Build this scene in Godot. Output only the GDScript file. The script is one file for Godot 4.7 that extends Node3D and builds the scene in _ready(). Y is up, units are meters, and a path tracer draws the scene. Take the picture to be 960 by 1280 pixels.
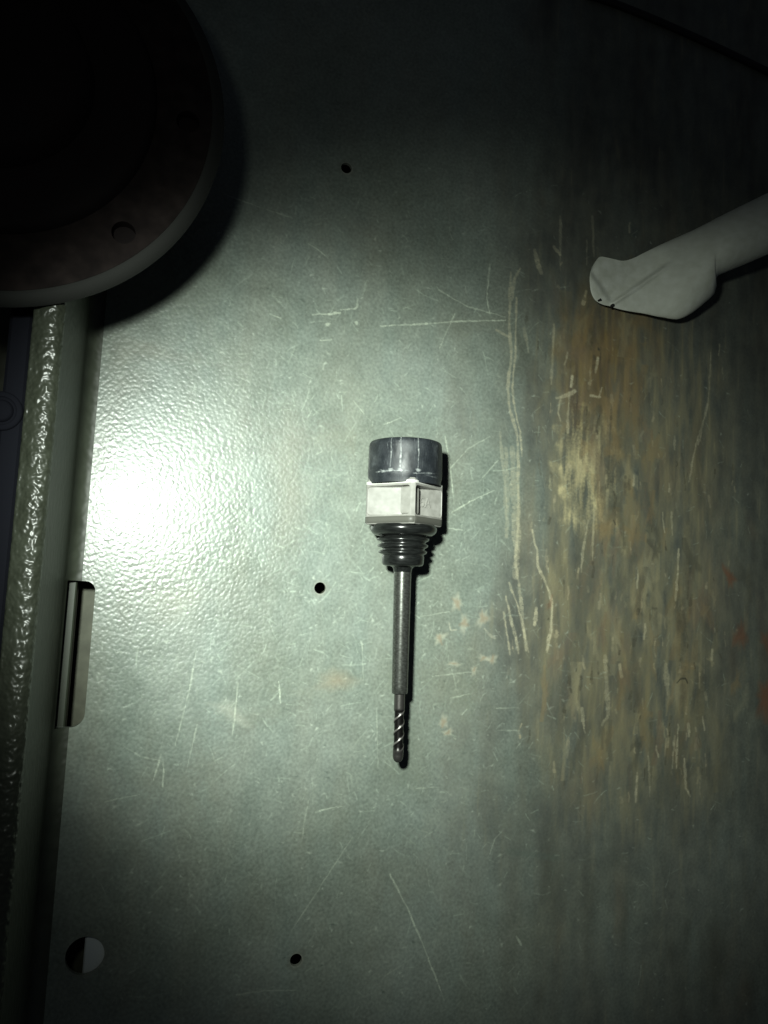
extends Node3D
# All lengths below are in "units" of 0.45 mm; S turns them into metres when a mesh or node is placed.
const S := 0.00045
const EYE := Vector3(-250, 914, 75)
const LENS := 950.0
const TURN := -0.0524            # the folded sheet lies three degrees askew
const PX0 := -346.0
const PX1 := 760.0
const PZ0 := -860.0
const PZ1 := 780.0
var taken := {}
var rng := RandomNumberGenerator.new()

# ---------------------------------------------------------------- helpers: placing and naming
func along(u: float, v: float) -> Vector3:
	var f := (-EYE).normalized()
	var r := f.cross(Vector3(0, 0, -1)).normalized()
	return r * (u - 480.0) - r.cross(f) * (v - 640.0) + f * LENS

func at(u: float, v: float, h := 0.0) -> Vector3:      # a point of the photograph, at height h over the sheet
	var d := along(u, v)
	return EYE + d * ((h - EYE.y) / d.y)

func on_sheet(u: float, v: float) -> Vector2:           # the same in the sheet's own axes
	var p := at(u, v, 0.0).rotated(Vector3.UP, -TURN)
	return Vector2(p.x, p.z)

func numbered(called: String) -> String:
	var n: int = taken.get(called, 0)
	taken[called] = n + 1
	return called if n == 0 else "%s_%03d" % [called, n]

func tag(o: Node, label := "", category := "", group := "", kind := "") -> void:
	if label: o.set_meta("label", label)
	if category: o.set_meta("category", category)
	if group: o.set_meta("group", group)
	if kind: o.set_meta("kind", kind)

func thing(called: String, where: Vector3, turn := 0.0) -> Node3D:
	var o := Node3D.new()
	o.name = numbered(called)
	o.position = where * S
	o.rotation.y = turn
	add_child(o, true)
	return o

func begin() -> SurfaceTool:
	var st := SurfaceTool.new()
	st.begin(Mesh.PRIMITIVE_TRIANGLES)
	st.set_smooth_group(-1)
	return st

func build(st: SurfaceTool, called: String, m: Material, parent: Node) -> MeshInstance3D:
	st.generate_normals()
	var o := MeshInstance3D.new()
	o.name = called
	o.mesh = st.commit()
	o.material_override = m
	parent.add_child(o, true)
	return o

func tri(st: SurfaceTool, a: Vector3, b: Vector3, c: Vector3, out: Vector3, ua := Vector2.ZERO, ub := Vector2.ZERO, uc := Vector2.ZERO) -> void:
	if (a - c).cross(a - b).dot(out) < 0.0:
		var t := b
		b = c
		c = t
		var w := ub
		ub = uc
		uc = w
	for q in [[a, ua], [b, ub], [c, uc]]:
		st.set_uv(q[1])
		st.add_vertex(q[0] * S)

func quad(st: SurfaceTool, a: Vector3, b: Vector3, c: Vector3, d: Vector3, out: Vector3, ua := Vector2.ZERO, ub := Vector2.ZERO, uc := Vector2.ZERO, ud := Vector2.ZERO) -> void:
	tri(st, a, b, c, out, ua, ub, uc)
	tri(st, a, c, d, out, ua, uc, ud)

# a turned shape: profile of (along, radius), round the axis through `base` pointing `dir`; a point with a third value 1 starts a new crisp edge
func lathe(st: SurfaceTool, prof: Array, base: Vector3, dir: Vector3, sides := 64, wobble = null) -> void:
	dir = dir.normalized()
	var x := (Vector3.UP if absf(dir.y) < 0.9 else Vector3.RIGHT).cross(dir).normalized()
	var y := dir.cross(x)
	var group := 0
	for k in prof.size() - 1:
		var p = prof[k]
		var q = prof[k + 1]
		if p.size() > 2:
			group += 1
		st.set_smooth_group(group)
		for i in sides:
			var a0 := TAU * i / sides
			var a1 := TAU * (i + 1) / sides
			var pts := []
			for e in [[p, a0], [p, a1], [q, a1], [q, a0]]:
				var r: float = e[0][1]
				if wobble != null:
					r = wobble.call(r, e[1], e[0][0])
				pts.append(base + dir * float(e[0][0]) + (x * cos(e[1]) + y * sin(e[1])) * r)
			var mid: Vector3 = (pts[0] + pts[1] + pts[2] + pts[3]) / 4.0
			var am := (a0 + a1) / 2.0
			var slope := Vector2(float(q[0]) - float(p[0]), float(q[1]) - float(p[1]))
			var out := (x * cos(am) + y * sin(am)) * slope.x - dir * slope.y
			var u0 := float(i) / sides
			var u1 := float(i + 1) / sides
			var v0 := float(k) / (prof.size() - 1)
			var v1 := float(k + 1) / (prof.size() - 1)
			if mid != Vector3.ZERO:
				if float(p[1]) > 0.001:
					tri(st, pts[0], pts[1], pts[2], out, Vector2(u0, v0), Vector2(u1, v0), Vector2(u1, v1))
				if float(q[1]) > 0.001:
					tri(st, pts[0], pts[2], pts[3], out, Vector2(u0, v0), Vector2(u1, v1), Vector2(u0, v1))

func mat(c: Color, rough: float, metal := 0.0) -> StandardMaterial3D:
	var m := StandardMaterial3D.new()
	m.albedo_color = c
	m.roughness = rough
	m.metallic = metal
	return m

func noise_tex(freq: float, seed_: int, size := 512, ramp: Array = [], kind := FastNoiseLite.TYPE_SIMPLEX_SMOOTH, octaves := 3) -> NoiseTexture2D:
	var n := FastNoiseLite.new()
	n.noise_type = kind
	n.frequency = freq
	n.seed = seed_
	n.fractal_octaves = octaves
	var t := NoiseTexture2D.new()
	t.width = size
	t.height = size
	t.seamless = true
	t.noise = n
	if ramp:
		var g := Gradient.new()
		g.offsets = PackedFloat32Array([0.0, 1.0])
		g.colors = PackedColorArray(ramp)
		t.color_ramp = g
	return t

# ---------------------------------------------------------------- a sheet to draw wear on
class Canvas:
	var w: int
	var h: int
	var rgb := PackedByteArray()
	var rough := PackedByteArray()
	var relief := PackedByteArray()
	var rng := RandomNumberGenerator.new()
	func _init(w_: int, h_: int) -> void:
		w = w_
		h = h_
		rgb.resize(w * h * 3)
		rough.resize(w * h)
		relief.resize(w * h)
		rng.seed = 7
	func dab(i: int, c: Color, a: float, ro: float, up: float) -> void:
		var j := i * 3
		rgb[j] = int(lerpf(rgb[j], c.r8, a))
		rgb[j + 1] = int(lerpf(rgb[j + 1], c.g8, a))
		rgb[j + 2] = int(lerpf(rgb[j + 2], c.b8, a))
		if ro >= 0.0:
			rough[i] = int(lerpf(rough[i], ro * 255.0, a))
		if up != 0.0:
			relief[i] = clampi(int(relief[i] + up * a), 0, 255)
	# one scratch or smear along a row of points; patchy breaks it up along its way
	func stroke(pts: PackedVector2Array, wide: float, c: Color, a: float, patchy := 0.4, ro := 0.6, up := 0.0, soft := 0.6) -> void:
		var r := wide * 0.5
		var phase := rng.randf() * TAU
		var gone := 0.0
		var last := pts[0]
		for k in pts.size() - 1:
			var p := pts[k]
			var q := pts[k + 1]
			var n := maxi(1, int(p.distance_to(q) / 4.0))
			for s in n:
				var b := last
				var e := p.lerp(q, float(s + 1) / n) + Vector2(rng.randfn(0, 0.16), rng.randfn(0, 0.16)) * minf(wide, 2.5)
				last = e
				gone += 4.0
				var al := a * (1.0 - patchy * rng.randf() * 1.2)
				if al <= 0.02:
					continue
				var ends := minf(1.0, 0.5 + minf(gone / 12.0, (pts.size() - 1 - k - float(s) / n) * 1.2))
				var rr := maxf(r * ends * (1.0 + patchy * (0.7 * sin(gone * 0.11 + phase) + rng.randf() - 0.5)), 0.3)
				var m := rr + soft + 0.5
				var de := e - b
				var l2 := maxf(de.length_squared(), 0.0001)
				for y in range(maxi(0, int(minf(b.y, e.y) - m)), mini(h, int(maxf(b.y, e.y) + m) + 2)):
					for x in range(maxi(0, int(minf(b.x, e.x) - m)), mini(w, int(maxf(b.x, e.x) + m) + 2)):
						var v := Vector2(x, y) - b
						var t := v.dot(de) / l2
						if t < 0.0 and k + s > 0 or t > 1.0 and (k < pts.size() - 2 or s < n - 1):
							continue
						var d := v.distance_to(de * clampf(t, 0.0, 1.0))
						var cov := clampf((rr - d) / soft + 0.5, 0.0, 1.0) * minf(1.0, rr * 2.0)
						if cov > 0.0:
							dab(y * w + x, c, cov * al * rng.randf_range(0.6, 1.0), ro, up)
	# an uneven round patch
	func patch(at_: Vector2, rx: float, ry: float, c: Color, a: float, soft := 0.5, uneven := 0.3, ro := 0.65, up := 0.0) -> void:
		var f1 := rng.randf() * TAU
		var f2 := rng.randf() * TAU
		var f3 := rng.randf() * TAU
		for y in range(maxi(0, int(at_.y - ry * 1.5)), mini(h, int(at_.y + ry * 1.5) + 2)):
			for x in range(maxi(0, int(at_.x - rx * 1.5)), mini(w, int(at_.x + rx * 1.5) + 2)):
				var v := Vector2((x - at_.x) / rx, (y - at_.y) / ry)
				var g := v.angle()
				var d := v.length() * (1.0 + uneven * (0.5 * sin(2.0 * g + f1) + 0.35 * sin(3.0 * g + f2) + 0.25 * sin(7.0 * g + f3)))
				var cov := clampf((1.0 - d) / soft, 0.0, 1.0)
				if cov > 0.0:
					dab(y * w + x, c, cov * a * rng.randf_range(0.75, 1.0), ro, up)
	func texture() -> ImageTexture:
		return ImageTexture.create_from_image(Image.create_from_data(w, h, false, Image.FORMAT_RGB8, rgb))
	func grey(b: PackedByteArray) -> ImageTexture:
		return ImageTexture.create_from_image(Image.create_from_data(w, h, false, Image.FORMAT_L8, b))

func noise_bytes(w: int, h: int, freq: float, seed_: int, octaves := 4, stretch := 1, kind := FastNoiseLite.TYPE_SIMPLEX_SMOOTH) -> PackedByteArray:
	var n := FastNoiseLite.new()
	n.noise_type = kind
	n.frequency = freq
	n.seed = seed_
	n.fractal_octaves = octaves
	var im := n.get_image(w, ceili(float(h) / stretch))
	im.convert(Image.FORMAT_L8)
	if stretch > 1:
		im.resize(w, h, Image.INTERPOLATE_CUBIC)
	return im.get_data()

func hump(x: float, a: float, b: float, c: float, d: float) -> float:
	return smoothstep(a, b, x) * (1.0 - smoothstep(c, d, x))

func ps(list: Array) -> PackedVector2Array:              # photo points to canvas points
	var out := PackedVector2Array()
	for k in range(0, list.size(), 2):
		out.append(on_sheet(list[k], list[k + 1]) - Vector2(PX0, PZ0))
	return out

func p1(u: float, v: float) -> Vector2:
	return on_sheet(u, v) - Vector2(PX0, PZ0)

# ---------------------------------------------------------------- the worn paint of the sheet
func paint_sheet() -> Canvas:
	var w := int(PX1 - PX0)
	var h := int(PZ1 - PZ0)
	var c := Canvas.new(w, h)
	var broad := noise_bytes(w, h, 0.004, 11, 4)
	var mid := noise_bytes(w, h, 0.03, 12, 4)
	var fine := noise_bytes(w, h, 0.22, 13, 3)
	var run := noise_bytes(w, h, 0.016, 14, 5, 5)      # drawn out down the sheet
	var thin := noise_bytes(w, h, 0.09, 15, 4, 13)
	var rain := noise_bytes(w, h, 0.04, 17, 5, 4)
	var peel := noise_bytes(w, h, 0.17, 16, 2)
	var o := Vector2(-PX0, -PZ0)
	var rust_at := p1(752, 455)
	var pale_at := p1(735, 590)
	for y in h:
		var z := y - o.y
		for x in w:
			var i := y * w + x
			var xs := x - o.x
			var b := (broad[i] - 128) / 128.0
			var m := (mid[i] - 128) / 128.0
			var f := (fine[i] - 128) / 128.0
			var s := (run[i] - 128) / 128.0
			var t := (thin[i] - 128) / 128.0
			var n := (rain[i] - 128) / 128.0
			var pk := (peel[i] - 128) / 128.0
			var k := 1.0 + 0.07 * b + 0.05 * m + 0.08 * f + 0.08 * pk
			var r := 120.0 * k + 3.0 * s
			var g := 128.0 * k + 1.0 * s
			var bl := 119.0 * k + 2.0 * b
			var ro := 0.31 + 0.05 * m + 0.04 * b
			# brown film that has run down the sheet on the far side
			var e := xs + 34.0 * s + 70.0 * b
			var film := smoothstep(100.0, 265.0, e) * (0.80 + 0.22 * s + 0.10 * t + 0.15 * b)
			var core := hump(xs + 26.0 * s, 185.0, 265.0, 430.0, 560.0) * hump(z + 60.0 * t + 40.0 * b, -330.0, -180.0, 300.0, 420.0)
			film = clampf(film * (0.85 - 0.35 * smoothstep(330.0, 480.0, z + 90.0 * b)), 0.0, 1.0)
			r = lerpf(r, 80.0 + 9.0 * m + 16.0 * n + 5.0 * t, film)
			g = lerpf(g, 81.0 + 8.0 * m + 16.0 * n + 5.0 * t, film)
			bl = lerpf(bl, 73.0 + 5.0 * m + 13.0 * n + 4.0 * t, film)
			core = clampf(core * (0.62 + 0.40 * s + 0.30 * t + 0.5 * n), 0.0, 1.0)
			r = lerpf(r, 130.0, core * 0.9)
			g = lerpf(g, 124.0, core * 0.9)
			bl = lerpf(bl, 97.0, core * 0.9)
			var d1 := Vector2((x - rust_at.x) / 62.0, (y - rust_at.y) / 130.0).length() + 0.35 * s + 0.25 * m
			var rust := clampf(1.25 - d1, 0.0, 1.0)
			r = lerpf(r, 118.0 + 24.0 * t, rust * 0.7)
			g = lerpf(g, 96.0 + 20.0 * t, rust * 0.7)
			bl = lerpf(bl, 60.0, rust * 0.7)
			var d2 := Vector2((x - pale_at.x) / 58.0, (y - pale_at.y) / 95.0).length() + 0.3 * s + 0.45 * m
			var pale := clampf((1.0 - d2) * 2.2, 0.0, 1.0) * clampf(0.45 + 0.9 * n + 0.6 * t + 0.35 * f, 0.0, 1.0)
			r = lerpf(r, 202.0, pale * 0.9)
			g = lerpf(g, 191.0, pale * 0.9)
			bl = lerpf(bl, 146.0, pale * 0.9)
			var streak := clampf((t - 0.34) * 3.4, 0.0, 1.0) * clampf(film + core, 0.0, 1.0) * clampf(0.30 + 1.0 * n + 0.5 * b, 0.0, 1.0)
			r = lerpf(r, 150.0, streak * 0.38)
			g = lerpf(g, 144.0, streak * 0.38)
			bl = lerpf(bl, 114.0, streak * 0.38)
			ro = lerpf(ro, 0.62, clampf(film + core, 0.0, 1.0))
			var j := i * 3
			c.rgb[j] = clampi(int(r), 0, 255)
			c.rgb[j + 1] = clampi(int(g), 0, 255)
			c.rgb[j + 2] = clampi(int(bl), 0, 255)
			c.rough[i] = int(clampf(ro, 0.0, 1.0) * 255.0)
			var smooth := 1.0 - 0.55 * smoothstep(-160.0, 60.0, xs + 50.0 * b)
			c.relief[i] = clampi(int(128.0 + (peel[i] - 128) * 0.8 * smooth + 10.0 * f), 0, 255)
	scratches(c)
	marks(c)
	return c

func scratches(c: Canvas) -> void:                       # the countless small ones
	var pale := Color8(176, 190, 172)
	rng.seed = 21
	for k in 6000:
		var u := rng.randf_range(110, 940)
		var v := rng.randf_range(230, 1270)
		var crowd := exp(-pow((u - 470) / 260.0, 2) - pow((v - 690) / 330.0, 2))
		if rng.randf() > 0.12 + crowd:
			continue
		var p := p1(u, v)
		var g := rng.randf() * TAU
		var l := rng.randf_range(3, 13) * (2.4 if rng.randf() < 0.16 else 1.0)
		var bend := rng.randfn(0, 0.10)
		var pts := PackedVector2Array([p])
		for s in 3:
			p += Vector2.from_angle(g) * l / 3.0
			g += bend
			pts.append(p)
		c.stroke(pts, rng.randf_range(0.8, 1.5), pale, rng.randf_range(0.15, 0.6), 0.5, 0.55, -14.0)
	for k in 2600:                                       # chips and specks
		var u := rng.randf_range(110, 950)
		var v := rng.randf_range(200, 1270)
		var crowd := exp(-pow((u - 500) / 280.0, 2) - pow((v - 740) / 340.0, 2))
		if rng.randf() > 0.1 + 0.8 * crowd:
			continue
		var r := rng.randf_range(0.8, 2.3)
		c.patch(p1(u, v), r * rng.randf_range(0.8, 1.7), r, Color8(182, 192, 176) if rng.randf() < 0.8 else Color8(70, 80, 74), rng.randf_range(0.2, 0.7), 0.8, 0.6)
	for k in 70:                                         # long hairlines
		var u := rng.randf_range(130, 700)
		var v := rng.randf_range(420, 1150)
		var p := p1(u, v)
		var g := rng.randfn(1.35, 0.5)
		var q := p + Vector2.from_angle(g) * rng.randf_range(25, 95)
		c.stroke(PackedVector2Array([p, p.lerp(q, 0.5) + Vector2(rng.randfn(0, 2), rng.randfn(0, 2)), q]), 0.9, pale, rng.randf_range(0.08, 0.3), 0.7, 0.55)
	# smudges and handling dirt over the whole sheet
	for k in 90:
		var u := rng.randf_range(110, 700)
		var v := rng.randf_range(240, 1270)
		c.patch(p1(u, v), rng.randf_range(12, 60), rng.randf_range(12, 70), [Color8(98, 104, 88), Color8(134, 138, 122), Color8(98, 104, 94), Color8(120, 114, 96)][k % 4], rng.randf_range(0.06, 0.20), 0.95, 0.6, 0.6)
	# blotches in the film: ochre under the lever, cream half way, olive and dark lower down
	var tones := [Color8(138, 118, 82), Color8(128, 122, 94), Color8(170, 161, 126), Color8(66, 66, 56), Color8(118, 102, 82), Color8(96, 98, 88)]
	for k in 300:
		var t := rng.randf()
		var u := lerpf(745, 832, t) + rng.randfn(0, lerpf(34, 62, t))
		var v := lerpf(385, 985, t)
		if u < 640:
			continue
		var pick := rng.randi() % 6
		if t < 0.3 and rng.randf() < 0.5:
			pick = 0
		if t > 0.25 and t < 0.45 and u < 760 and rng.randf() < 0.6:
			pick = 2
		var rx := rng.randf_range(2.5, 14)
		c.patch(p1(u, v), rx, rx * rng.randf_range(1.0, 4.0), tones[pick], rng.randf_range(0.14, 0.48), rng.randf_range(0.35, 0.9), 0.9, 0.7, 5.0)
	for k in 120:                                        # dull patches toward the dark edge
		var rx := rng.randf_range(6, 22)
		c.patch(p1(rng.randf_range(660, 960), rng.randf_range(240, 1270)), rx, rx * rng.randf_range(1.5, 5.0), tones[3 + rng.randi() % 3], rng.randf_range(0.1, 0.3), 0.9, 0.5, 0.7)
	var cream := Color8(182, 172, 140)
	for k in 620:                                        # runs and flakes in the brown film
		var u := rng.randf_range(640, 935)
		var v := rng.randf_range(300, 1010)
		var dens := exp(-pow((u - 800) / 110.0, 2) - pow((v - 790) / 240.0, 2)) + exp(-pow((u - 735) / 55.0, 2) - pow((v - 540) / 170.0, 2))
		if rng.randf() > dens:
			continue
		var p := p1(u, v)
		var l := rng.randf_range(4, 26)
		var q := p + Vector2(rng.randfn(0, 1.5), l)
		c.stroke(PackedVector2Array([p, p.lerp(q, 0.5) + Vector2(rng.randfn(0, 1.2), 0), q]), rng.randf_range(1.0, 4.2), cream if rng.randf() < 0.62 else Color8(60, 58, 46), rng.randf_range(0.15, 0.8), 0.7, 0.7, 6.0, 1.2)
	for k in 26:                                         # wide soft runs
		var u := rng.randf_range(660, 950)
		var v := rng.randf_range(360, 900)
		var p := p1(u, v)
		c.stroke(PackedVector2Array([p, p + Vector2(rng.randfn(0, 4), rng.randf_range(50, 200))]), rng.randf_range(4, 10), Color8(126, 116, 84) if rng.randf() < 0.55 else Color8(64, 62, 54), rng.randf_range(0.1, 0.28), 0.5, 0.65, 0.0, 5.0)

func marks(c: Canvas) -> void:                           # the ones that can be pointed at
	var pale := Color8(188, 198, 178)
	var cream := Color8(188, 182, 152)
	var lines := [
		[1.8, 0.75, 475, 407, 520, 405, 575, 401, 632, 400], [1.6, 0.6, 548, 362, 582, 382, 632, 396], [1.4, 0.5, 568, 392, 556, 418, 549, 435],
		[2.6, 0.8, 390, 393, 405, 392, 425, 391], [2.2, 0.8, 425, 387, 446, 384, 447, 373], [1.5, 0.6, 400, 425, 414, 424], [1.2, 0.45, 280, 242, 320, 257, 365, 272],
		[1.5, 0.6, 385, 304, 398, 312, 410, 323], [1.2, 0.5, 441, 500, 455, 517], [1.4, 0.6, 337, 392, 350, 397], [2.0, 0.6, 612, 330, 608, 372, 612, 392],
		[1.4, 0.6, 556, 545, 562, 580, 566, 620], [1.5, 0.6, 564, 640, 590, 625, 618, 612], [1.3, 0.5, 560, 588, 585, 560, 612, 545], [1.2, 0.5, 600, 600, 622, 575],
		[1.3, 0.55, 480, 530, 505, 520], [1.3, 0.5, 560, 660, 578, 662],
		[1.2, 0.5, 245, 812, 237, 858, 218, 932], [1.5, 0.6, 297, 853, 293, 895, 290, 918], [1.4, 0.6, 201, 942, 191, 975], [1.4, 0.65, 203, 949, 204, 965, 203, 983],
		[1.6, 0.7, 348, 851, 350, 878], [1.3, 0.45, 131, 1002, 150, 997, 174, 993], [1.1, 0.4, 386, 998, 380, 1025, 377, 1048], [1.8, 0.6, 394, 1015, 412, 1009, 427, 1007],
		[1.2, 0.45, 440, 1046, 405, 1100, 363, 1164], [1.4, 0.5, 295, 1243, 330, 1238, 369, 1237], [1.6, 0.7, 487, 1092, 510, 1137, 530, 1185, 555, 1250],
		[1.1, 0.4, 480, 1220, 517, 1196], [2.2, 0.6, 645, 1170, 651, 1180], [1.2, 0.4, 612, 1067, 618, 1048, 630, 1035], [1.3, 0.4, 520, 985, 550, 983],
		[1.1, 0.35, 150, 930, 175, 945, 205, 952], [1.2, 0.45, 246, 905, 232, 965], [1.2, 0.5, 452, 800, 454, 850], [1.1, 0.4, 470, 880, 472, 960],
		[1.3, 0.5, 525, 770, 562, 764], [1.3, 0.45, 540, 845, 600, 838], [1.4, 0.5, 563, 872, 590, 866], [1.5, 0.6, 577, 893, 583, 886],
		[1.3, 0.4, 620, 885, 648, 884], [1.3, 0.4, 622, 912, 650, 913], [1.2, 0.4, 645, 935, 654, 922]]
	for l in lines:
		c.stroke(ps(l.slice(2)), l[0] + 0.1, pale, minf(1.0, l[1] * 1.3), 0.45, 0.55, -10.0)
	var smears := [                                      # chalky rubs down the border of the film
		[3.2, 0.5, 638, 340, 636, 407, 639, 445, 634, 482, 637, 512, 646, 542, 647, 569, 648, 640, 644, 700, 650, 745, 657, 812],
		[1.8, 0.6, 645, 372, 644, 440, 640, 482, 643, 512, 650, 540, 652, 570], [9.0, 0.34, 640, 560, 643, 620, 646, 690, 644, 720], [5.0, 0.3, 632, 560, 634, 620, 633, 670],
		[3.0, 0.6, 632, 745, 640, 780, 645, 800, 648, 817], [2.0, 0.6, 636, 728, 648, 760, 655, 790, 660, 815], [1.8, 0.6, 629, 765, 635, 800, 637, 817], [3.5, 0.28, 625, 540, 630, 600, 632, 645],
		[2.4, 0.7, 665, 662, 671, 690, 672, 708, 680, 724, 687, 742], [2.8, 0.65, 686, 738, 690, 755, 688, 785, 683, 812], [1.6, 0.6, 690, 752, 689, 790, 683, 815],
		[4.0, 0.75, 670, 760, 668, 780], [2.6, 0.5, 735, 650, 728, 690, 726, 715], [2.0, 0.45, 742, 640, 740, 700],
		[3.2, 0.8, 747, 447, 744, 465], [2.8, 0.75, 715, 470, 713, 483], [4.0, 0.6, 695, 497, 712, 492, 718, 488], [2.6, 0.7, 738, 494, 750, 496], [2.0, 0.6, 752, 484, 749, 494],
		[3.0, 0.55, 711, 490, 710, 515, 709, 540], [2.2, 0.6, 700, 500, 697, 515, 700, 525], [2.6, 0.5, 709, 440, 706, 455], [2.2, 0.4, 692, 405, 690, 450, 689, 480],
		[2.4, 0.7, 792, 594, 791, 606], [2.2, 0.5, 836, 604, 836, 614], [2.0, 0.4, 843, 545, 843, 560], [1.8, 0.6, 828, 640, 830, 665], [2.0, 0.6, 839, 640, 840, 668],
		[2.4, 0.7, 848, 686, 846, 730, 844, 750], [1.8, 0.7, 797, 712, 796, 735], [2.6, 0.6, 806, 780, 804, 798], [2.6, 0.55, 890, 812, 889, 824],
		[5.0, 0.4, 756, 820, 758, 860, 760, 895, 752, 905], [3.6, 0.5, 727, 885, 730, 915], [6.0, 0.42, 832, 830, 834, 868], [2.2, 0.6, 847, 905, 845, 960], [4.0, 0.6, 860, 905, 861, 920],
		[2.6, 0.65, 855, 948, 857, 985, 862, 995], [2.8, 0.6, 796, 965, 794, 1002], [2.0, 0.4, 810, 940, 812, 995], [2.4, 0.55, 843, 920, 840, 960], [2.6, 0.6, 820, 932, 822, 945], [2.6, 0.6, 878, 895, 880, 912],
		[1.8, 0.5, 888, 440, 886, 490, 882, 520], [3.6, 0.4, 884, 505, 879, 525, 872, 555], [1.8, 0.55, 872, 545, 866, 572, 861, 602], [2.4, 0.45, 899, 430, 898, 444], [2.4, 0.45, 903, 459, 903, 466],
		[4.5, 0.5, 668, 312, 672, 330, 676, 340], [4.0, 0.55, 692, 308, 700, 318], [1.8, 0.45, 787, 278, 786, 290], [3.0, 0.35, 700, 270, 700, 330], [3.0, 0.3, 740, 270, 742, 320], [2.0, 0.35, 733, 300, 733, 330],
		[3.0, 0.4, 650, 335, 642, 350, 640, 375], [2.4, 0.5, 620, 412, 634, 420], [3.2, 0.35, 655, 410, 660, 440]]
	for l in smears:
		c.stroke(ps(l.slice(2)), l[0] + 0.9, cream, minf(1.0, l[1] * 1.35), 0.4, 0.7, 8.0, 1.3)
	var ring := Color8(184, 182, 160)
	var ochre := Color8(134, 116, 94)
	for q in [[571, 753, 8, 8], [580, 778, 6, 10], [603, 772, 6, 12], [549, 797, 6, 7], [554, 902, 7, 6], [560, 915, 5, 5], [604, 822, 6, 4], [615, 824, 5, 7], [567, 829, 6, 3], [592, 837, 4, 4]]:
		c.patch(p1(q[0], q[1]), q[2] + 1.5, q[3] + 1.5, ring, 0.48, 0.5, 0.5, 0.7, 10.0)
		c.patch(p1(q[0], q[1]), q[2] - 1.5, q[3] - 1.5, ochre, 0.6, 0.7, 0.6)
	c.stroke(ps([561, 778, 563, 788, 570, 787]), 2.2, ring, 0.7, 0.3, 0.7)
	c.stroke(ps([605, 785, 610, 792, 618, 797]), 2.4, ring, 0.6, 0.5, 0.7)
	c.patch(p1(420, 850), 26, 18, Color8(150, 126, 98), 0.4, 0.9)
	c.patch(p1(285, 886), 20, 14, Color8(182, 180, 162), 0.35, 0.9, 0.6)
	for q in [[912, 722, 9, 16, 0.7], [926, 792, 9, 26, 0.6], [957, 870, 22, 26, 0.75], [958, 802, 12, 16, 0.55], [687, 755, 6, 8, 0.3]]:
		c.patch(p1(q[0], q[1]), q[2], q[3], Color8(116, 72, 50), q[4], 0.7, 0.6, 0.8)
	for q in [[433, 210, 9.0], [400, 735, 8.6], [370, 1200, 9.0], [106, 1195, 21.6]]:      # paint gone round the holes
		c.patch(p1(q[0], q[1]), q[2] + 4.0, q[2] + 4.0, Color8(84, 82, 70), 0.35, 0.6, 0.25)
		c.patch(p1(q[0], q[1]), q[2], q[2], Color8(150, 152, 140), 0.55, 0.2, 0.12, 0.5, -12.0)
	for q in [[748, 436, 2.2, 2.6], [445, 403, 3, 3], [409, 405, 4, 3]]:
		c.patch(p1(q[0], q[1]), q[2], q[3], Color8(48, 50, 44) if q[0] > 700 else pale, 0.7, 0.5)
	c.stroke(ps([846, 853, 850, 848, 857, 848, 859, 853]), 2.4, Color8(40, 42, 36), 0.7, 0.1, 0.6)
	c.stroke(ps([635, 1064, 665, 1068, 697, 1072]), 8.0, Color8(92, 104, 96), 0.35, 0.2, 0.5, 0.0, 4.0)

# ---------------------------------------------------------------- the scene
func _ready() -> void:
	rng.seed = 3
	# camera, air, torch
	var cam := Camera3D.new()
	cam.name = "camera"
	cam.position = EYE * S
	cam.basis = Basis.looking_at(-EYE, Vector3(0, 0, -1))
	cam.fov = rad_to_deg(2.0 * atan(640.0 / LENS))
	cam.near = 0.01
	cam.far = 20.0
	add_child(cam)
	cam.current = true
	var env := Environment.new()
	env.background_mode = Environment.BG_COLOR
	env.background_color = Color(0.012, 0.014, 0.018).linear_to_srgb()
	env.tonemap_mode = Environment.TONE_MAPPER_LINEAR
	env.tonemap_exposure = 1.0
	env.sdfgi_enabled = true
	env.ssao_enabled = true
	env.ssil_enabled = true
	var around := WorldEnvironment.new()
	around.name = "surroundings"
	around.environment = env
	add_child(around)
	var torch_at := Vector3(-376, 900, -89)
	torch("torch_beam", torch_at, Vector3(-120, 0, 25), 24.0, 0.27)
	torch("torch_halo", torch_at, Vector3(70, 0, 120), 27.5, 0.15)
	torch("torch_outer_halo", torch_at, Vector3(80, 0, 75), 34.0, 0.11)
	torch("torch_spill", torch_at, Vector3(120, 0, 20), 58.0, 0.008)

	bent_sheet()
	below_and_beside()
	dipstick()
	lever()
	flange()

func torch(called: String, from: Vector3, to: Vector3, half: float, energy: float) -> void:
	var l := SpotLight3D.new()
	l.name = called
	l.position = from * S
	l.basis = Basis.looking_at(to - from, Vector3(0, 0, -1))
	l.spot_angle = half
	l.spot_angle_attenuation = 1.0
	l.spot_attenuation = 2.0
	l.spot_range = 4.0
	l.light_energy = energy
	l.light_color = Color(0.96, 1.0, 0.955)
	l.light_size = 0.015
	l.shadow_enabled = true
	add_child(l)

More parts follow.
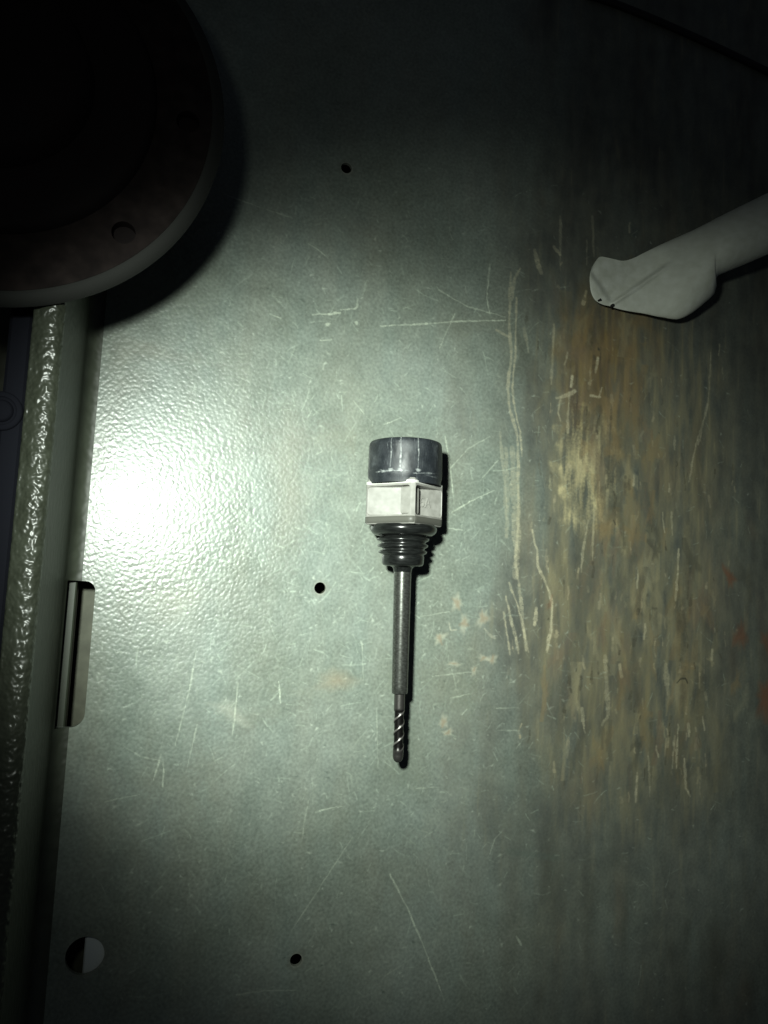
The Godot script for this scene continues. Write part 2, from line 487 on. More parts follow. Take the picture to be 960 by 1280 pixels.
# the painted steel sheet, folded up into a wall with a ledge along one side
func bent_sheet() -> void:
	var c := paint_sheet()
	var m := mat(Color.WHITE, 1.0)
	m.albedo_texture = c.texture()
	m.roughness_texture = c.grey(c.rough)
	m.roughness_texture_channel = BaseMaterial3D.TEXTURE_CHANNEL_RED
	m.heightmap_enabled = true
	m.heightmap_texture = c.grey(c.relief)
	m.heightmap_scale = 0.021
	m.metallic_specular = 0.5
	m.texture_repeat = false
	var floor_ := thing("floor", Vector3.ZERO, TURN)
	tag(floor_, "worn green-grey painted steel sheet lying under the dipstick plug", "floor", "", "structure")
	var st := begin()
	var xs := [PX0, -333.0, -322.0, -287.0, -87.0, -60.0, PX1]
	var zs := [PZ0, -452.0, -424.0, 84.0, 92.0, 112.0, 280.0, 486.0, 515.0, 534.0, 543.0, PZ1]
	var holes := []
	for q in [[433, 210, 7.0], [400, 735, 7.0], [370, 1200, 7.0], [106, 1195, 20.0]]:
		var p := on_sheet(q[0], q[1])
		holes.append([p, q[2]])
	var slot := PackedVector2Array([Vector2(-380, 103)])
	for k in 9:
		var a := -PI / 2 + PI / 2 * k / 8.0
		slot.append(Vector2(-342 + 11 * cos(a), 114 + 11 * sin(a)))
	for k in 9:
		var a := PI / 2 * k / 8.0
		slot.append(Vector2(-346 + 15 * cos(a), 249 + 15 * sin(a)))
	slot.append(Vector2(-380, 264))
	# squares that hold a hole or the slot
	var cells := [Rect2(PX0, 84, 24, 196)]
	for q in holes:
		var r: float = q[1] + 4.0
		cells.append(Rect2(q[0] - Vector2(r, r), Vector2(r, r) * 2.0))
	xs = [PX0, PX1]
	zs = [PZ0, PZ1]
	for r in cells:
		for v in [r.position.x, r.end.x]: xs.append(v)
		for v in [r.position.y, r.end.y]: zs.append(v)
	xs.sort()
	zs.sort()
	for i in xs.size() - 1:
		for j in zs.size() - 1:
			if xs[i + 1] - xs[i] < 0.01 or zs[j + 1] - zs[j] < 0.01:
				continue
			var mid := Vector2((xs[i] + xs[i + 1]) / 2.0, (zs[j] + zs[j + 1]) / 2.0)
			var free := true
			for r in cells:
				if r.has_point(mid):
					free = false
			if free:
				flat(st, PackedVector2Array([Vector2(xs[i], zs[j]), Vector2(xs[i + 1], zs[j]), Vector2(xs[i + 1], zs[j + 1]), Vector2(xs[i], zs[j + 1])]))
	var r0: Rect2 = cells[0]
	for poly in Geometry2D.clip_polygons(PackedVector2Array([r0.position, Vector2(r0.end.x, r0.position.y), r0.end, Vector2(r0.position.x, r0.end.y)]), slot):
		flat(st, poly)
	for k in slot.size() - 1:
		edge(st, slot[k], slot[k + 1], Vector2(-345, 183))
	for k in holes.size():
		var r: Rect2 = cells[k + 1]
		var half := r.size.x / 2.0
		var cen: Vector2 = holes[k][0]
		for s in 40:
			var a0 := TAU * s / 40
			var a1 := TAU * (s + 1) / 40
			var d0 := Vector2.from_angle(a0)
			var d1 := Vector2.from_angle(a1)
			var i0: Vector2 = cen + d0 * holes[k][1]
			var i1: Vector2 = cen + d1 * holes[k][1]
			flat(st, PackedVector2Array([i0, cen + d0 * half / maxf(absf(d0.x), absf(d0.y)), cen + d1 * half / maxf(absf(d1.x), absf(d1.y)), i1]))
			edge(st, i0, i1, cen)
	build(st, "painted_sheet", m, floor_)

	# the fold: fillet, wall, ledge; (x, height) with arc length as texture coordinate
	var side := thing("side_wall", Vector3.ZERO, TURN)
	tag(side, "upright fold of the green steel sheet with a glistening rough-painted ledge on top", "wall")
	var prof := [Vector2(PX0, 0)]
	for k in 9:
		prof.append(Vector2(-346, 16) + Vector2.from_angle(-PI / 2 - PI / 2 * (k + 1) / 9.0) * 16.0)
	prof.append(Vector2(-363, 90))
	var face := prof.duplicate()
	face.append(Vector2(-364, 155))
	var top := [Vector2(-364, 155)]
	for k in 7:
		top.append(Vector2(-374, 155) + Vector2.from_angle(PI / 2 * (k + 1) / 7.0) * Vector2(10, 8))
	for k in 4:
		top.append(Vector2(-374 - 3.6 * (k + 1), 163.0 - 0.35 * (k + 1) * (k + 1)))
	for k in 4:
		top.append(Vector2(-388.4, 153.4) + Vector2.from_angle(PI / 2 + PI / 2 * (k + 1) / 4.0) * 4.0)
	top.append(Vector2(-392.6, 120))
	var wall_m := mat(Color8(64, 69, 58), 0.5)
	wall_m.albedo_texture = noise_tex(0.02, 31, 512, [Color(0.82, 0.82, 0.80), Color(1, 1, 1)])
	wall_m.heightmap_enabled = true
	wall_m.heightmap_texture = noise_tex(0.05, 32, 512, [], FastNoiseLite.TYPE_SIMPLEX_SMOOTH, 2)
	wall_m.heightmap_scale = 0.03
	var sw := begin()
	swept(sw, face, PZ0, 84)
	swept(sw, face.slice(6), 103, 264)
	swept(sw, face, 280, PZ1)
	# the fillet's ends beside the slot
	swept(sw, face, 84, 103)
	swept(sw, face, 264, 280)
	build(sw, "wall_face", wall_m, side)
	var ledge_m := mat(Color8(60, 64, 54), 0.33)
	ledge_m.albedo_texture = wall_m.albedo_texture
	ledge_m.heightmap_enabled = true
	ledge_m.heightmap_texture = noise_tex(0.085, 33, 512, [], FastNoiseLite.TYPE_SIMPLEX_SMOOTH, 2)
	ledge_m.heightmap_scale = 0.075
	var sl := begin()
	swept(sl, top, PZ0, PZ1)
	build(sl, "ledge", ledge_m, side)

func flat(st: SurfaceTool, poly: PackedVector2Array) -> void:
	var idx := Geometry2D.triangulate_polygon(poly)
	for k in range(0, idx.size(), 3):
		var v := []
		for j in 3:
			var p := poly[idx[k + j]]
			v.append(Vector3(p.x, 0, p.y))
			v.append(Vector2((p.x - PX0) / (PX1 - PX0), (p.y - PZ0) / (PZ1 - PZ0)))
		tri(st, v[0], v[2], v[4], Vector3.UP, v[1], v[3], v[5])

func edge(st: SurfaceTool, a: Vector2, b: Vector2, inside: Vector2) -> void:
	var o := inside - (a + b) / 2.0
	var ua := Vector2((a.x - PX0) / (PX1 - PX0), (a.y - PZ0) / (PZ1 - PZ0))
	quad(st, Vector3(a.x, 0, a.y), Vector3(b.x, 0, b.y), Vector3(b.x, -5, b.y), Vector3(a.x, -5, a.y), Vector3(o.x, 0, o.y), ua, ua, ua, ua)

func swept(st: SurfaceTool, prof: Array, z0: float, z1: float) -> void:
	st.set_smooth_group(1)
	var run := 0.0
	for k in prof.size() - 1:
		var a: Vector2 = prof[k]
		var b: Vector2 = prof[k + 1]
		var nx := run + a.distance_to(b)
		var d := b - a
		quad(st, Vector3(a.x, a.y, z0), Vector3(b.x, b.y, z0), Vector3(b.x, b.y, z1), Vector3(a.x, a.y, z1), Vector3(-d.y, d.x, 0) * (-1.0),
			Vector2(run, z0) / 400.0, Vector2(nx, z0) / 400.0, Vector2(nx, z1) / 400.0, Vector2(run, z1) / 400.0)
		run = nx

func box(st: SurfaceTool, lo: Vector3, hi: Vector3, bev := 1.5) -> void:
	var c := (lo + hi) / 2.0
	var e := (hi - lo) / 2.0
	var ax := [Vector3.RIGHT, Vector3.UP, Vector3.BACK]
	for k in 3:
		for s in [-1.0, 1.0]:
			var n: Vector3 = ax[k] * s
			var u: Vector3 = ax[(k + 1) % 3]
			var v: Vector3 = ax[(k + 2) % 3]
			var p := c + n * e.dot(ax[k])
			var eu := u * (e.dot(u) - bev)
			var ev := v * (e.dot(v) - bev)
			quad(st, p - eu - ev, p + eu - ev, p + eu + ev, p - eu + ev, n, Vector2(0, 0), Vector2(1, 0), Vector2(1, 1), Vector2(0, 1))
			for t in [-1.0, 1.0]:      # bevel between this face and the one along u
				var p2: Vector3 = c + n * (e.dot(ax[k]) - bev) + u * t * e.dot(u)
				if k < (k + 1) % 3 or k == 2:
					quad(st, p + eu * t - ev, p + eu * t + ev, p2 + ev, p2 - ev, n + u * t)

func below_and_beside() -> void:
	var pale := mat(Color8(90, 92, 76), 0.6)
	pale.albedo_texture = noise_tex(0.03, 41, 256, [Color(0.75, 0.75, 0.72), Color(1, 1, 1)])
	var o := thing("floor", Vector3(0, -62, 0), TURN)
	tag(o, "dull beige base far below the slot in the sheet", "floor", "", "structure")
	var st := begin()
	quad(st, Vector3(-900, 0, -900), Vector3(900, 0, -900), Vector3(900, 0, 900), Vector3(-900, 0, 900), Vector3.UP, Vector2(0, 0), Vector2(9, 0), Vector2(9, 9), Vector2(0, 9))
	build(st, "base_sheet", pale, o)
	# strip that shows along the wall's side of the slot
	var strip := begin()
	var p0 := on_sheet(84, 760)
	box(strip, Vector3(-385, -30, 60), Vector3(p0.x + 7, -9, 300))
	var sn := build(strip, "inner_flange", mat(Color8(58, 64, 52), 0.5), o)
	sn.position = Vector3(0, 62, 0) * S
	# bar under the large round hole
	var h := on_sheet(104, 1195)
	var bar := begin()
	box(bar, Vector3(h.x, -30, h.y - 140), Vector3(h.x + 80, -6, h.y + 140))
	var b := thing("support_bar", Vector3.ZERO, TURN)
	build(bar, "bar", mat(Color8(190, 196, 196), 0.6), b)
	tag(b, "pale grey bar showing through one half of the large round hole", "bar")
	# dark panel beside the ledge, with its round boss
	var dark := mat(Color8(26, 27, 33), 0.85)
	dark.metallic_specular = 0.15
	var s := thing("side_panel", Vector3.ZERO, TURN)
	tag(s, "smooth dark blue-grey panel beside the glistening ledge", "panel")
	var ps_ := begin()
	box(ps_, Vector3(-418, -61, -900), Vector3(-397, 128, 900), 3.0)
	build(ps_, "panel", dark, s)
	var boss := begin()
	var bp := at(2, 514, 128).rotated(Vector3.UP, -TURN)
	lathe(boss, [[-1.0, 19.0], [2.0, 19.0], [3.5, 17.5], [3.5, 14.0, 1], [1.5, 13.0], [1.5, 11.0, 1], [5.0, 10.0], [6.0, 8.0], [6.0, 0.0]], bp, Vector3.UP, 40)
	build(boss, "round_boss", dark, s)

# ---------------------------------------------------------------- the dipstick plug
func dipstick() -> void:
	var p := at(507, 560, 46)
	var q := at(497.5, 950, 46)
	var o := thing("dipstick", Vector3(p.x, 0, p.z), atan2(q.x - p.x, q.z - p.z))
	tag(o, "oil filler plug with black cap, pale grip and long dark dipstick rod", "dipstick")
	var base := Vector3(0, 46, 0)
	var dir := Vector3(0, 0, 1)
	# cap
	var c := Canvas.new(768, 128)
	var fine := noise_bytes(768, 128, 0.2, 51, 3)
	var mid := noise_bytes(768, 128, 0.02, 52, 4)
	for i in 768 * 128:
		var k := 1.0 + (fine[i] - 128) / 128.0 * 0.22 + (mid[i] - 128) / 128.0 * 0.12
		c.rgb[i * 3] = int(36 * k)
		c.rgb[i * 3 + 1] = int(40 * k)
		c.rgb[i * 3 + 2] = int(44 * k)
		c.rough[i] = int(122 + (mid[i] - 128) * 0.4)
		c.relief[i] = 128
	cap_wear(c)
	var cap_m := mat(Color.WHITE, 1.0)
	cap_m.albedo_texture = c.texture()
	cap_m.roughness_texture = c.grey(c.rough)
	cap_m.roughness_texture_channel = BaseMaterial3D.TEXTURE_CHANNEL_RED
	var st := begin()
	lathe(st, [[-6.0, 0.0], [-6.0, 20.0], [-6.0, 40.0], [-5.2, 42.0, 1], [-3.6, 43.2], [-1.0, 43.8], [3.0, 44.0], [9.0, 44.2], [15.0, 44.3], [21.0, 44.4], [27.0, 44.5], [32.0, 44.6], [37.0, 44.4], [40.0, 43.4], [46.0, 42.5]], base, dir, 96)
	build(st, "cap", cap_m, o)
	# grip
	var body := mat(Color8(158, 157, 152), 0.42)
	body.albedo_texture = noise_tex(0.025, 53, 256, [Color(0.80, 0.80, 0.79), Color(1, 1, 1)])
	body.uv1_triplanar = true
	body.uv1_scale = Vector3(30, 30, 30)
	body.heightmap_enabled = false
	grip(o, body)
	# rings, thread, collar
	var rubber := mat(Color8(34, 36, 35), 0.22)
	rubber.albedo_texture = noise_tex(0.06, 54, 256, [Color(0.6, 0.6, 0.6), Color(1, 1, 1)])
	st = begin()
	lathe(st, [[93.0, 30.0], [93.2, 37.0, 1], [95.0, 39.2], [98.0, 39.8], [101.0, 39.2], [104.0, 37.0], [106.0, 33.5], [107.0, 27.0]], base, dir, 72)
	build(st, "seal_ring", rubber, o)
	st = begin()
	var th := [[106.0, 26.5]]
	for k in 3:
		var z := 107.5 + k * 7.6
		var r := 31.5 - k * 1.3
		th.append_array([[z, r - 4.5], [z + 1.6, r - 0.6], [z + 2.6, r], [z + 4.2, r - 0.4], [z + 6.0, r - 4.6]])
	th.append([131.0, 24.0])
	var helix := func(r: float, a: float, z: float) -> float:
		return r + (0.9 * sin(a + z * 0.83) if z > 107 and z < 130 else 0.0)
	lathe(st, th, base, dir, 72, helix)
	build(st, "thread", rubber, o)
	st = begin()
	lathe(st, [[129.0, 22.0], [129.4, 24.6, 1], [131.0, 25.2], [134.0, 25.0], [139.0, 24.6], [141.0, 23.6], [142.0, 21.0, 1], [142.2, 15.0], [143.5, 12.4, 1], [145.5, 11.2], [149.0, 10.6]], base, dir, 64)
	build(st, "collar", rubber, o)
	# rod
	var steel := mat(Color8(118, 120, 116), 0.28, 0.75)
	steel.albedo_texture = noise_tex(0.05, 55, 256, [Color(0.62, 0.62, 0.60), Color(1, 1, 1)])
	steel.uv1_scale = Vector3(1, 4, 1)
	st = begin()
	var rp := []
	for k in 21:
		var t := k / 20.0
		rp.append([147.0 + 143.0 * t, lerpf(10.4, 9.3, t) + 0.08 * sin(k * 2.1)])
	rp.append_array([[291.0, 8.6, 1], [291.2, 5.0, 1]])
	lathe(st, rp, base, dir, 48)
	build(st, "rod", steel, o)
	# spiral tip
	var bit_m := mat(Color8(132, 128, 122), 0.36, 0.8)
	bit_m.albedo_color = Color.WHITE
	var bc := Canvas.new(128, 256)                       # lands bright, flutes dark: glint and shade put into the colour
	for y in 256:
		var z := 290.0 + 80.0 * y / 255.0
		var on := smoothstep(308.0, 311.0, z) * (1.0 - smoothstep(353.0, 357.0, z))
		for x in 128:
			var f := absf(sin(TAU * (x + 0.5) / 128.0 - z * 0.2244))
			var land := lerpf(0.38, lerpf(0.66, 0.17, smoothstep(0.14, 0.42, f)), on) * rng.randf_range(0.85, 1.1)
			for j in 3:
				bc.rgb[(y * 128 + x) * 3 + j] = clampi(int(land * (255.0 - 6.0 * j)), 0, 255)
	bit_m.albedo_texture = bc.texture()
	st = begin()
	var bp := []
	for k in 81:
		var z := 290.0 + k * 1.0
		var r := 6.3
		if z > 363.0:
			r = 6.1 * sqrt(maxf(0.0, 1.0 - pow((z - 363.0) / 7.2, 2)))
		bp.append([z, r])
	var flute := func(r: float, a: float, z: float) -> float:
		var amt := smoothstep(308.0, 312.0, z) * (1.0 - smoothstep(352.0, 356.0, z))
		var f := absf(sin(a - z * 0.2244))
		var cut := 0.9 * smoothstep(0.12, 0.55, f)
		var spoon := 0.0
		if z > 356.0:
			spoon = 1.4 * smoothstep(356.0, 362.0, z) * maxf(0.0, sin(a))
		return maxf(0.0, r - amt * cut - spoon)
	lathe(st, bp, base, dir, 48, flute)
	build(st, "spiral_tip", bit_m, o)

func cap_wear(c: Canvas) -> void:
	# u runs round the cap (0 towards +x in the lathe's own turn), v along it
	var pale := Color8(186, 190, 186)
	var rr := c.rng
	for k in 170:
		var x := rr.randf() * 768
		var y := rr.randf_range(20, 120)
		c.stroke(PackedVector2Array([Vector2(x, y), Vector2(x + rr.randfn(0, 5), y + rr.randf_range(4, 34))]), rr.randf_range(0.8, 2.4), pale, rr.randf_range(0.08, 0.42), 0.7, 0.5, 0.0, 1.0)
	for k in 26:
		var x := rr.randf() * 768
		var y := rr.randf_range(96, 118)
		c.stroke(PackedVector2Array([Vector2(x, y), Vector2(x + rr.randf_range(10, 60), y + rr.randfn(0, 2))]), rr.randf_range(1.0, 3.0), pale, rr.randf_range(0.15, 0.6), 0.7, 0.5, 0.0, 1.0)
	for k in 40:                                         # chalky haze
		c.patch(Vector2(rr.randf() * 768, rr.randf_range(24, 112)), rr.randf_range(6, 30), rr.randf_range(4, 22), pale, rr.randf_range(0.06, 0.22), 0.95, 0.6, 0.6)
	# the three lines that show: angle from the lathe's start, in 768ths
	for q in [[-0.40, 0.85, 3.0], [-0.14, 0.9, 4.0], [0.33, 0.9, 3.4]]:
		var x := cap_u(q[0])
		c.stroke(PackedVector2Array([Vector2(x, 26), Vector2(x + 1, 48), Vector2(x - 1, 70), Vector2(x + 1, 100)]), q[2], pale, q[1], 0.5, 0.5, 0.0, 1.0)
		c.patch(Vector2(x, 101), 9, 5, pale, 0.7, 0.5)
	c.stroke(PackedVector2Array([Vector2(cap_u(-0.9), 104), Vector2(cap_u(-0.1), 103)]), 3.4, pale, 0.85, 0.5, 0.5, 0.0, 1.2)
	c.stroke(PackedVector2Array([Vector2(cap_u(0.2), 108), Vector2(cap_u(0.9), 104)]), 3.4, pale, 0.65, 0.6, 0.5, 0.0, 1.2)

func cap_u(off: float) -> float:
	# off: turn from the side that faces the camera. The lathe starts at +x of (up x axis) and turns towards up.
	return fposmod((PI / 2.0 + 0.272 - off) / TAU, 1.0) * 768.0

func grip(o: Node3D, m: Material) -> void:
	var n := Node3D.new()
	var st := begin()
	var R := 46.0
	var D := 34.5
	var F := 13.5                                        # depth of the pocket floors from the axis
	var hl := sqrt(R * R - D * D)
	var a_half := PI / 4 - atan2(hl, D)                  # half the rib's arc
	var corner := PI / 2 + 0.08
	var zs := [41.0, 43.5, 49.5, 52.0, 81.0, 83.5, 91.5, 94.0]
	for s in 4:
		var mid := corner + PI / 4 + s * PI / 2
		var nx := Vector3(cos(mid), sin(mid), 0)
		var tx := Vector3(-sin(mid), cos(mid), 0)
		var P := func(t: float, d: float, z: float) -> Vector3:
			return Vector3(0, 46, 0) + nx * d + tx * t + Vector3(0, 0, z)
		# rims above and below the pocket: bulged to nearly round above, flat below
		for band in [[41.0, 44.0, 2.0], [44.0, 49.5, 0.0], [83.5, 92.0, 0.0], [92.0, 94.0, -1.6]]:
			st.set_smooth_group(-1)
			var d0: float = D - maxf(band[2], 0.0)
			var d1: float = D - maxf(-band[2], 0.0)
			quad(st, P.call(-hl, d0, band[0]), P.call(hl, d0, band[0]), P.call(hl, d1, band[1]), P.call(-hl, d1, band[1]), nx)
		# pocket: rounded rectangle outline between z 49.5 and 83.5
		var outer := []
		var inner := []
		var w := hl - 0.5
		var deep := func(t: float) -> float:             # the floor rises from the ribbed corner to the open one
			return lerpf(F, D - 0.4, clampf(0.5 + 0.5 * (t / hl) * (1.0 if s % 2 == 0 else -1.0), 0.0, 1.0))
		for k in 4:
			var cx := [w - 4.0, -w + 4.0, -w + 4.0, w - 4.0][k] as float
			var cz := [79.5, 79.5, 53.5, 53.5][k] as float
			for j in 6:
				var a := PI / 2 * k + PI / 2 * j / 5.0
				outer.append(Vector2(cx + 4.0 * cos(a), cz + 4.0 * sin(a)))
				inner.append(Vector2(cx + 3.2 * cos(a), cz + 3.2 * sin(a)))
		var frame := PackedVector2Array([Vector2(hl, 66.5)])
		for k in outer.size():
			var a: Vector2 = outer[k]
			var b: Vector2 = outer[(k + 1) % outer.size()]
			var a2: Vector2 = inner[k]
			var b2: Vector2 = inner[(k + 1) % inner.size()]
			var c := Vector2(0, 66.5)
			var ea := c + (a - c) * minf(hl / maxf(absf(a.x), 0.001), 17.0 / maxf(absf(a.y - 66.5), 0.001))
			var eb := c + (b - c) * minf(hl / maxf(absf(b.x), 0.001), 17.0 / maxf(absf(b.y - 66.5), 0.001))
			st.set_smooth_group(-1)
			quad(st, P.call(a.x, D, a.y), P.call(b.x, D, b.y), P.call(eb.x, D, eb.y), P.call(ea.x, D, ea.y), nx)
			if absf(ea.x - eb.x) > 0.1 and absf(ea.y - eb.y) > 0.1:      # the frame's own corner
				var k0 := Vector2(hl * signf(a.x), 66.5 + 17.0 * signf(a.y - 66.5))
				tri(st, P.call(ea.x, D, ea.y), P.call(eb.x, D, eb.y), P.call(k0.x, D, k0.y), nx)
			st.set_smooth_group(2)
			var inward: Vector3 = P.call(c.x, D, c.y) - P.call((a.x + b.x) / 2.0, D, (a.y + b.y) / 2.0)
			quad(st, P.call(a.x, D, a.y), P.call(b.x, D, b.y), P.call(b.x, D - 0.3, b.y), P.call(a.x, D - 0.3, a.y), inward)
			quad(st, P.call(a.x, D - 0.3, a.y), P.call(b.x, D - 0.3, b.y), P.call(b2.x, deep.call(b2.x), b2.y), P.call(a2.x, deep.call(a2.x), a2.y), inward)
			st.set_smooth_group(-1)
			tri(st, P.call(c.x, deep.call(c.x), c.y), P.call(a2.x, deep.call(a2.x), a2.y), P.call(b2.x, deep.call(b2.x), b2.y), nx)
		# the rib at the corner: a round arc
		st.set_smooth_group(3)
		for band in [[41.0, 44.0, 2.0], [44.0, 92.0, 0.0], [92.0, 94.0, -1.6]]:
			for k in 6:
				var g0 := mid + PI / 4 - a_half + 2.0 * a_half * k / 6.0
				var g1 := mid + PI / 4 - a_half + 2.0 * a_half * (k + 1) / 6.0
				var r0: float = R - maxf(band[2], 0.0)
				var r1: float = R - maxf(-band[2], 0.0)
				var d0 := Vector3(cos(g0), sin(g0), 0)
				var d1 := Vector3(cos(g1), sin(g1), 0)
				var b := Vector3(0, 46, 0)
				quad(st, b + d0 * r0 + Vector3(0, 0, band[0]), b + d1 * r0 + Vector3(0, 0, band[0]), b + d1 * r1 + Vector3(0, 0, band[1]), b + d0 * r1 + Vector3(0, 0, band[1]), d0 + d1)
		# closing faces at both ends
		st.set_smooth_group(-1)
		for e in [[41.0, Vector3.FORWARD, 2.0], [94.0, Vector3.BACK, 1.6]]:
			var z: float = e[0]
			var cc := Vector3(0, 46, z)
			tri(st, cc, P.call(-hl, D - e[2], z), P.call(hl, D - e[2], z), e[1])
			for k in 6:
				var g0 := mid + PI / 4 - a_half + 2.0 * a_half * k / 6.0
				var g1 := mid + PI / 4 - a_half + 2.0 * a_half * (k + 1) / 6.0
				tri(st, cc, cc + Vector3(cos(g0), sin(g0), 0) * (R - e[2]), cc + Vector3(cos(g1), sin(g1), 0) * (R - e[2]), e[1])
	n.free()
	var body := build(st, "grip", m, o)
	# silver bead over the upper rim, highlight put into its colour; darker grey band round the lower one
	for band in [["rim_bead", 43.2, 47.8, 0.5, mat(Color8(214, 214, 208), 0.35)], ["lower_band", 84.5, 93.0, 0.5, mat(Color8(86, 86, 80), 0.5)]]:
		var sb := begin()
		sb.set_smooth_group(1)
		var prev := []
		for k in 97:
			var a := TAU * k / 96.0
			var d := Vector3(cos(a), sin(a), 0)
			var fold: float = fposmod(a - corner - PI / 4 + PI / 4, PI / 2) - PI / 4
			var r := minf(R, D / cos(fold)) + float(band[3])
			var now := []
			for q in [[band[1], r - 1.6], [band[1] + 0.9, r], [band[2] - 0.9, r], [band[2], r - 1.6]]:
				now.append(Vector3(0, 46, q[0]) + d * float(q[1]))
			if prev:
				for j in 3:
					quad(sb, prev[j], prev[j + 1], now[j + 1], now[j], d + Vector3(0, 0, [-1.0, 0.0, 1.0][j]))
			prev = now
		build(sb, band[0], band[4], o)
	# raised characters on the pocket floor that faces away from the torch
	var ang := corner - PI / 4
	var nn := Vector3(cos(ang), sin(ang), 0)
	var tm := TextMesh.new()
	var font := SystemFont.new()
	font.font_names = PackedStringArray(["Droid Sans"])
	tm.font = font
	tm.text = "6A"
	tm.font_size = 20
	tm.pixel_size = 0.75 * S
	tm.depth = 1.0 * S
	var t := MeshInstance3D.new()
	t.name = "embossed_mark"
	t.mesh = tm
	t.material_override = m
	var right := Vector3(sin(ang), -cos(ang), 0)
	var lean := atan2(D - 0.4 - F, 2.0 * hl)
	t.basis = Basis(Vector3.BACK, lean) * Basis(right, Vector3(0, 0, -1), nn)
	t.position = (Vector3(0, 46, 67) + nn * (lerpf(F, D - 0.4, 0.58) + 0.7) + right * (0.16 * hl)) * S
	body.add_child(t, true)

# ---------------------------------------------------------------- the pale lever with its flattened end
func lever() -> void:
	var st_u := [[1700, -128, 1700, -4], [1040, 198, 1040, 285], [960, 241, 960, 318], [925, 258, 925, 333], [905, 268, 898, 344], [895, 273, 894, 349], [888, 277, 896, 357], [878, 282, 893, 367], [864, 289, 878, 381], [848, 296, 862, 393], [832, 303, 846, 399], [817, 310, 824, 396], [803, 317, 805, 392], [791, 323, 786, 389], [779, 326, 772, 386], [768, 324, 763, 383], [759, 322, 754, 381], [750, 321, 746, 377], [744, 327, 741, 371], [739, 336, 738, 362], [737, 346, 737, 352]]
	var rows := []
	var fine := []
	for k in st_u.size() - 1:
		var steps := 8 if k < 4 else 4
		for s in steps:
			var r := []
			for j in 4:
				var p0: float = st_u[maxi(k - 1, 0)][j]
				var p1_: float = st_u[k][j]
				var p2: float = st_u[k + 1][j]
				var p3: float = st_u[mini(k + 2, st_u.size() - 1)][j]
				r.append(lerpf(p1_, p2, float(s) / steps) if k < 7 else cubic_interpolate(p1_, p2, p0, p3, float(s) / steps))
			fine.append([r, k + float(s) / steps])
	var last: Array = st_u[st_u.size() - 1]
	fine.append([last, float(st_u.size() - 1)])
	var nn := 40
	var under := []
	for q in fine:
		var r: Array = q[0]
		var k: float = q[1]
		var flatten := smoothstep(925.0, 775.0, (r[0] + r[2]) / 2.0)
		var base := lerpf(95.0, 16.0, smoothstep(1060.0, 750.0, (r[0] + r[2]) / 2.0))
		var bulge := lerpf(34.0, 3.5, flatten)
		bulge *= 1.0 - 0.7 * smoothstep(16.5, 20.0, k)
		var up := []
		var dn := []
		for i in nn + 1:
			var t := 0.5 - 0.5 * cos(PI * i / nn)
			var u := lerpf(r[0], r[2], t)
			var v := lerpf(r[1], r[3], t)
			var arch := sqrt(maxf(0.0, 1.0 - pow(2.0 * t - 1.0, 2)))
			var hh := base + bulge * arch
			# the crease: a sharp fold that runs slantwise over the flattened end
			var ca := Vector2(839, 330)
			var cb := Vector2(766, 380)
			var cd := (cb - ca).normalized()
			var rel := Vector2(u, v) - ca
			var off := rel.cross(cd)                       # below the crease: negative
			var alongc := rel.dot(cd)
			var fade := smoothstep(-6.0, 14.0, alongc) * (1.0 - smoothstep(86.0, 92.0, alongc))
			hh += fade * (4.5 * exp(-pow(off / 1.8, 2)) - (5.0 * smoothstep(0.5, 5.0, -off) if off < 0.0 else 0.0)) * arch
			up.append(at(u, v, hh))
			dn.append(at(u, v, base - lerpf(34.0, 6.0, flatten) * arch * (1.0 if k < 17.0 else 0.5)))
		rows.append(up)
		under.append(dn)
	var o := thing("lever", Vector3.ZERO)
	tag(o, "pale grey painted steel tube lever with a flattened, creased end", "lever")
	var m := mat(Color8(205, 208, 198), 0.6)
	m.albedo_texture = noise_tex(0.03, 61, 512, [Color(0.86, 0.86, 0.83), Color(1, 1, 1)], FastNoiseLite.TYPE_SIMPLEX_SMOOTH, 5)
	m.uv1_triplanar = true
	m.uv1_scale = Vector3(9, 9, 9)
	var st := begin()
	var center := at(850, 340, 40)
	st.set_smooth_group(1)
	for a in rows.size() - 1:
		for i in nn:
			quad(st, rows[a][i], rows[a][i + 1], rows[a + 1][i + 1], rows[a + 1][i], Vector3.UP)
			quad(st, under[a][i], under[a][i + 1], under[a + 1][i + 1], under[a + 1][i], Vector3.DOWN)
	build(st, "tube", m, o)
	# the dark notch at the foot of the crease
	var nt := begin()
	lathe(nt, [[-6.0, 2.2], [-1.0, 2.2], [0.0, 1.6], [0.0, 0.0]], at(767, 381, 22), Vector3.UP, 16)
	build(nt, "notch", mat(Color8(14, 14, 13), 0.8), o)
	var pin := begin()
	lathe(pin, [[-6.0, 1.3], [-0.5, 1.3], [0.0, 1.0], [0.0, 0.0]], at(751, 374, 24), Vector3.UP, 14)
	build(pin, "pinhole", mat(Color8(14, 14, 13), 0.8), o)
	# thin black cable by the far corner of the sheet
	var cb := begin()
	var path := []
	for k in 25:
		var t := k / 24.0
		var u := lerpf(735, 985, t)
		path.append(at(u, -6.0 + 108.0 * pow(t, 1.15), 5))
	for k in path.size() - 1:
		for i in 10:
			var pts := []
			for e in [[k, i], [k, i + 1], [k + 1, i + 1], [k + 1, i]]:
				var kk: int = e[0]
				var d: Vector3 = (path[mini(kk + 1, 24)] - path[maxi(kk - 1, 0)]).normalized()
				var sx := d.cross(Vector3.UP).normalized()
				var a: float = TAU * e[1] / 10.0
				pts.append(path[kk] + (sx * cos(a) + Vector3.UP * sin(a)) * 5.0)
			cb.set_smooth_group(1)
			quad(cb, pts[0], pts[1], pts[2], pts[3], (pts[0] + pts[2]) / 2.0 - (path[k] + path[k + 1]) / 2.0)
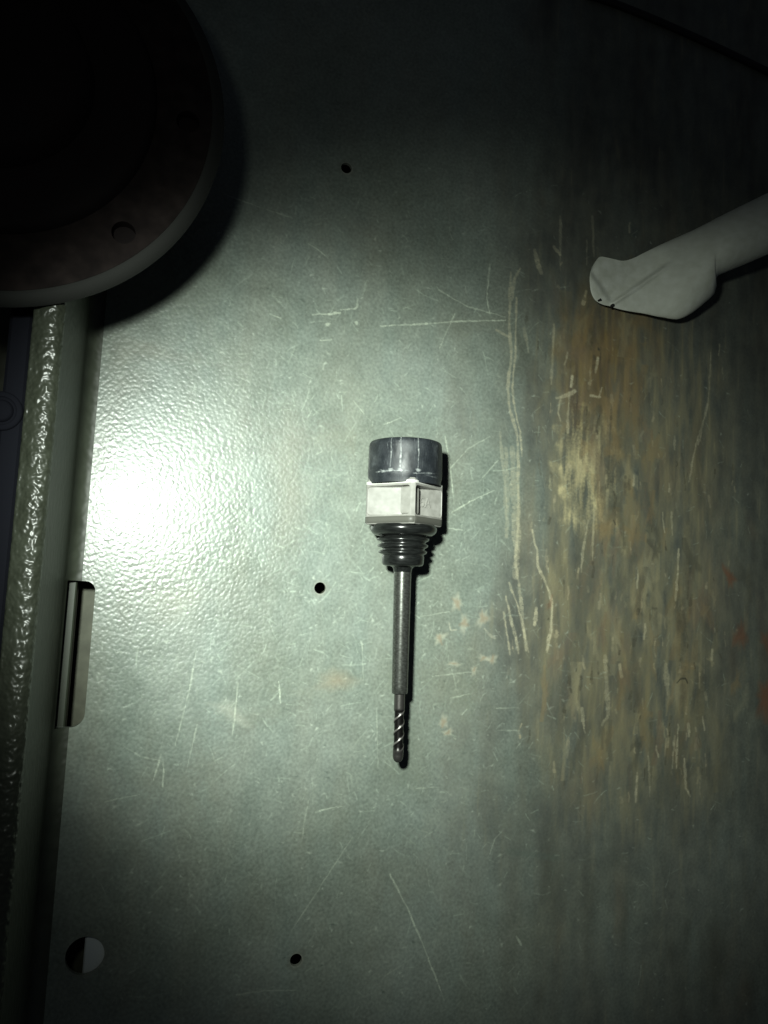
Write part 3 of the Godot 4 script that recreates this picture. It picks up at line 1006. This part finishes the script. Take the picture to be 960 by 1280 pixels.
	var cable := build(cb, numbered("cable"), mat(Color8(12, 12, 13), 0.6), self)
	tag(cable, "thin black cable in the darkness beyond the pale lever", "cable")

# ---------------------------------------------------------------- the dark round flange
func flange() -> void:
	var h := 178.0
	var cen := at(-6, 104, h)
	var rim := (at(262, 104, h) - cen).length()
	var o := thing("flange", cen)
	tag(o, "big round dark brown flange with bolt holes, standing over the sheet's corner", "flange")
	var rust := mat(Color8(38, 31, 29), 0.8)
	rust.albedo_texture = noise_tex(0.02, 71, 512, [Color(0.55, 0.5, 0.5), Color(1, 1, 1)])
	rust.uv1_triplanar = true
	rust.uv1_scale = Vector3(9, 9, 9)
	rust.metallic_specular = 0.3
	var k := rim / 267.0
	var tool := CSGCombiner3D.new()
	tool.name = "disc"
	var plate := CSGCylinder3D.new()
	plate.radius = rim * S
	plate.height = 12.0 * S
	plate.sides = 128
	plate.position.y = -6.0 * S
	plate.material = rust
	tool.add_child(plate)
	for i in 8:
		var a := deg_to_rad(3.0 + 45.0 * i)
		var hole := CSGCylinder3D.new()
		hole.radius = 15.0 * k * S
		hole.height = 30.0 * S
		hole.sides = 28
		hole.operation = CSGShape3D.OPERATION_SUBTRACTION
		hole.position = Vector3(cos(a), 0, sin(a)) * 236.0 * k * S
		hole.material = rust
		tool.add_child(hole)
	o.add_child(tool, true)
	var st := begin()
	lathe(st, [[-13.0, rim - 4.0], [-13.0, rim + 16.0 * k, 1], [-9.0, rim + 17.0 * k], [-4.0, rim + 9.0 * k], [-0.5, rim - 0.5], [-3.0, rim - 3.0, 1]], Vector3.ZERO, Vector3.UP, 128)
	build(st, "rim", mat(Color8(30, 31, 28), 0.85), o)
	st = begin()
	lathe(st, [[-11.9, 0.0], [-11.9, rim - 2.0]], Vector3.ZERO, Vector3.UP, 96)
	lathe(st, [[-2.0, 196.0 * k], [10.0, 194.0 * k], [14.0, 186.0 * k], [14.0, 120.0 * k, 1], [40.0, 112.0 * k], [44.0, 100.0 * k], [44.0, 0.0]], Vector3.ZERO, Vector3.UP, 96)
	var dull := mat(Color8(24, 19, 19), 0.85)
	dull.metallic_specular = 0.3
	build(st, "hub", dull, o)
	st = begin()
	lathe(st, [[-178.0, 128.0 * k], [-170.0, 122.0 * k], [-40.0, 120.0 * k], [-13.5, 130.0 * k]], Vector3.ZERO, Vector3.UP, 64)
	build(st, "neck", dull, o)
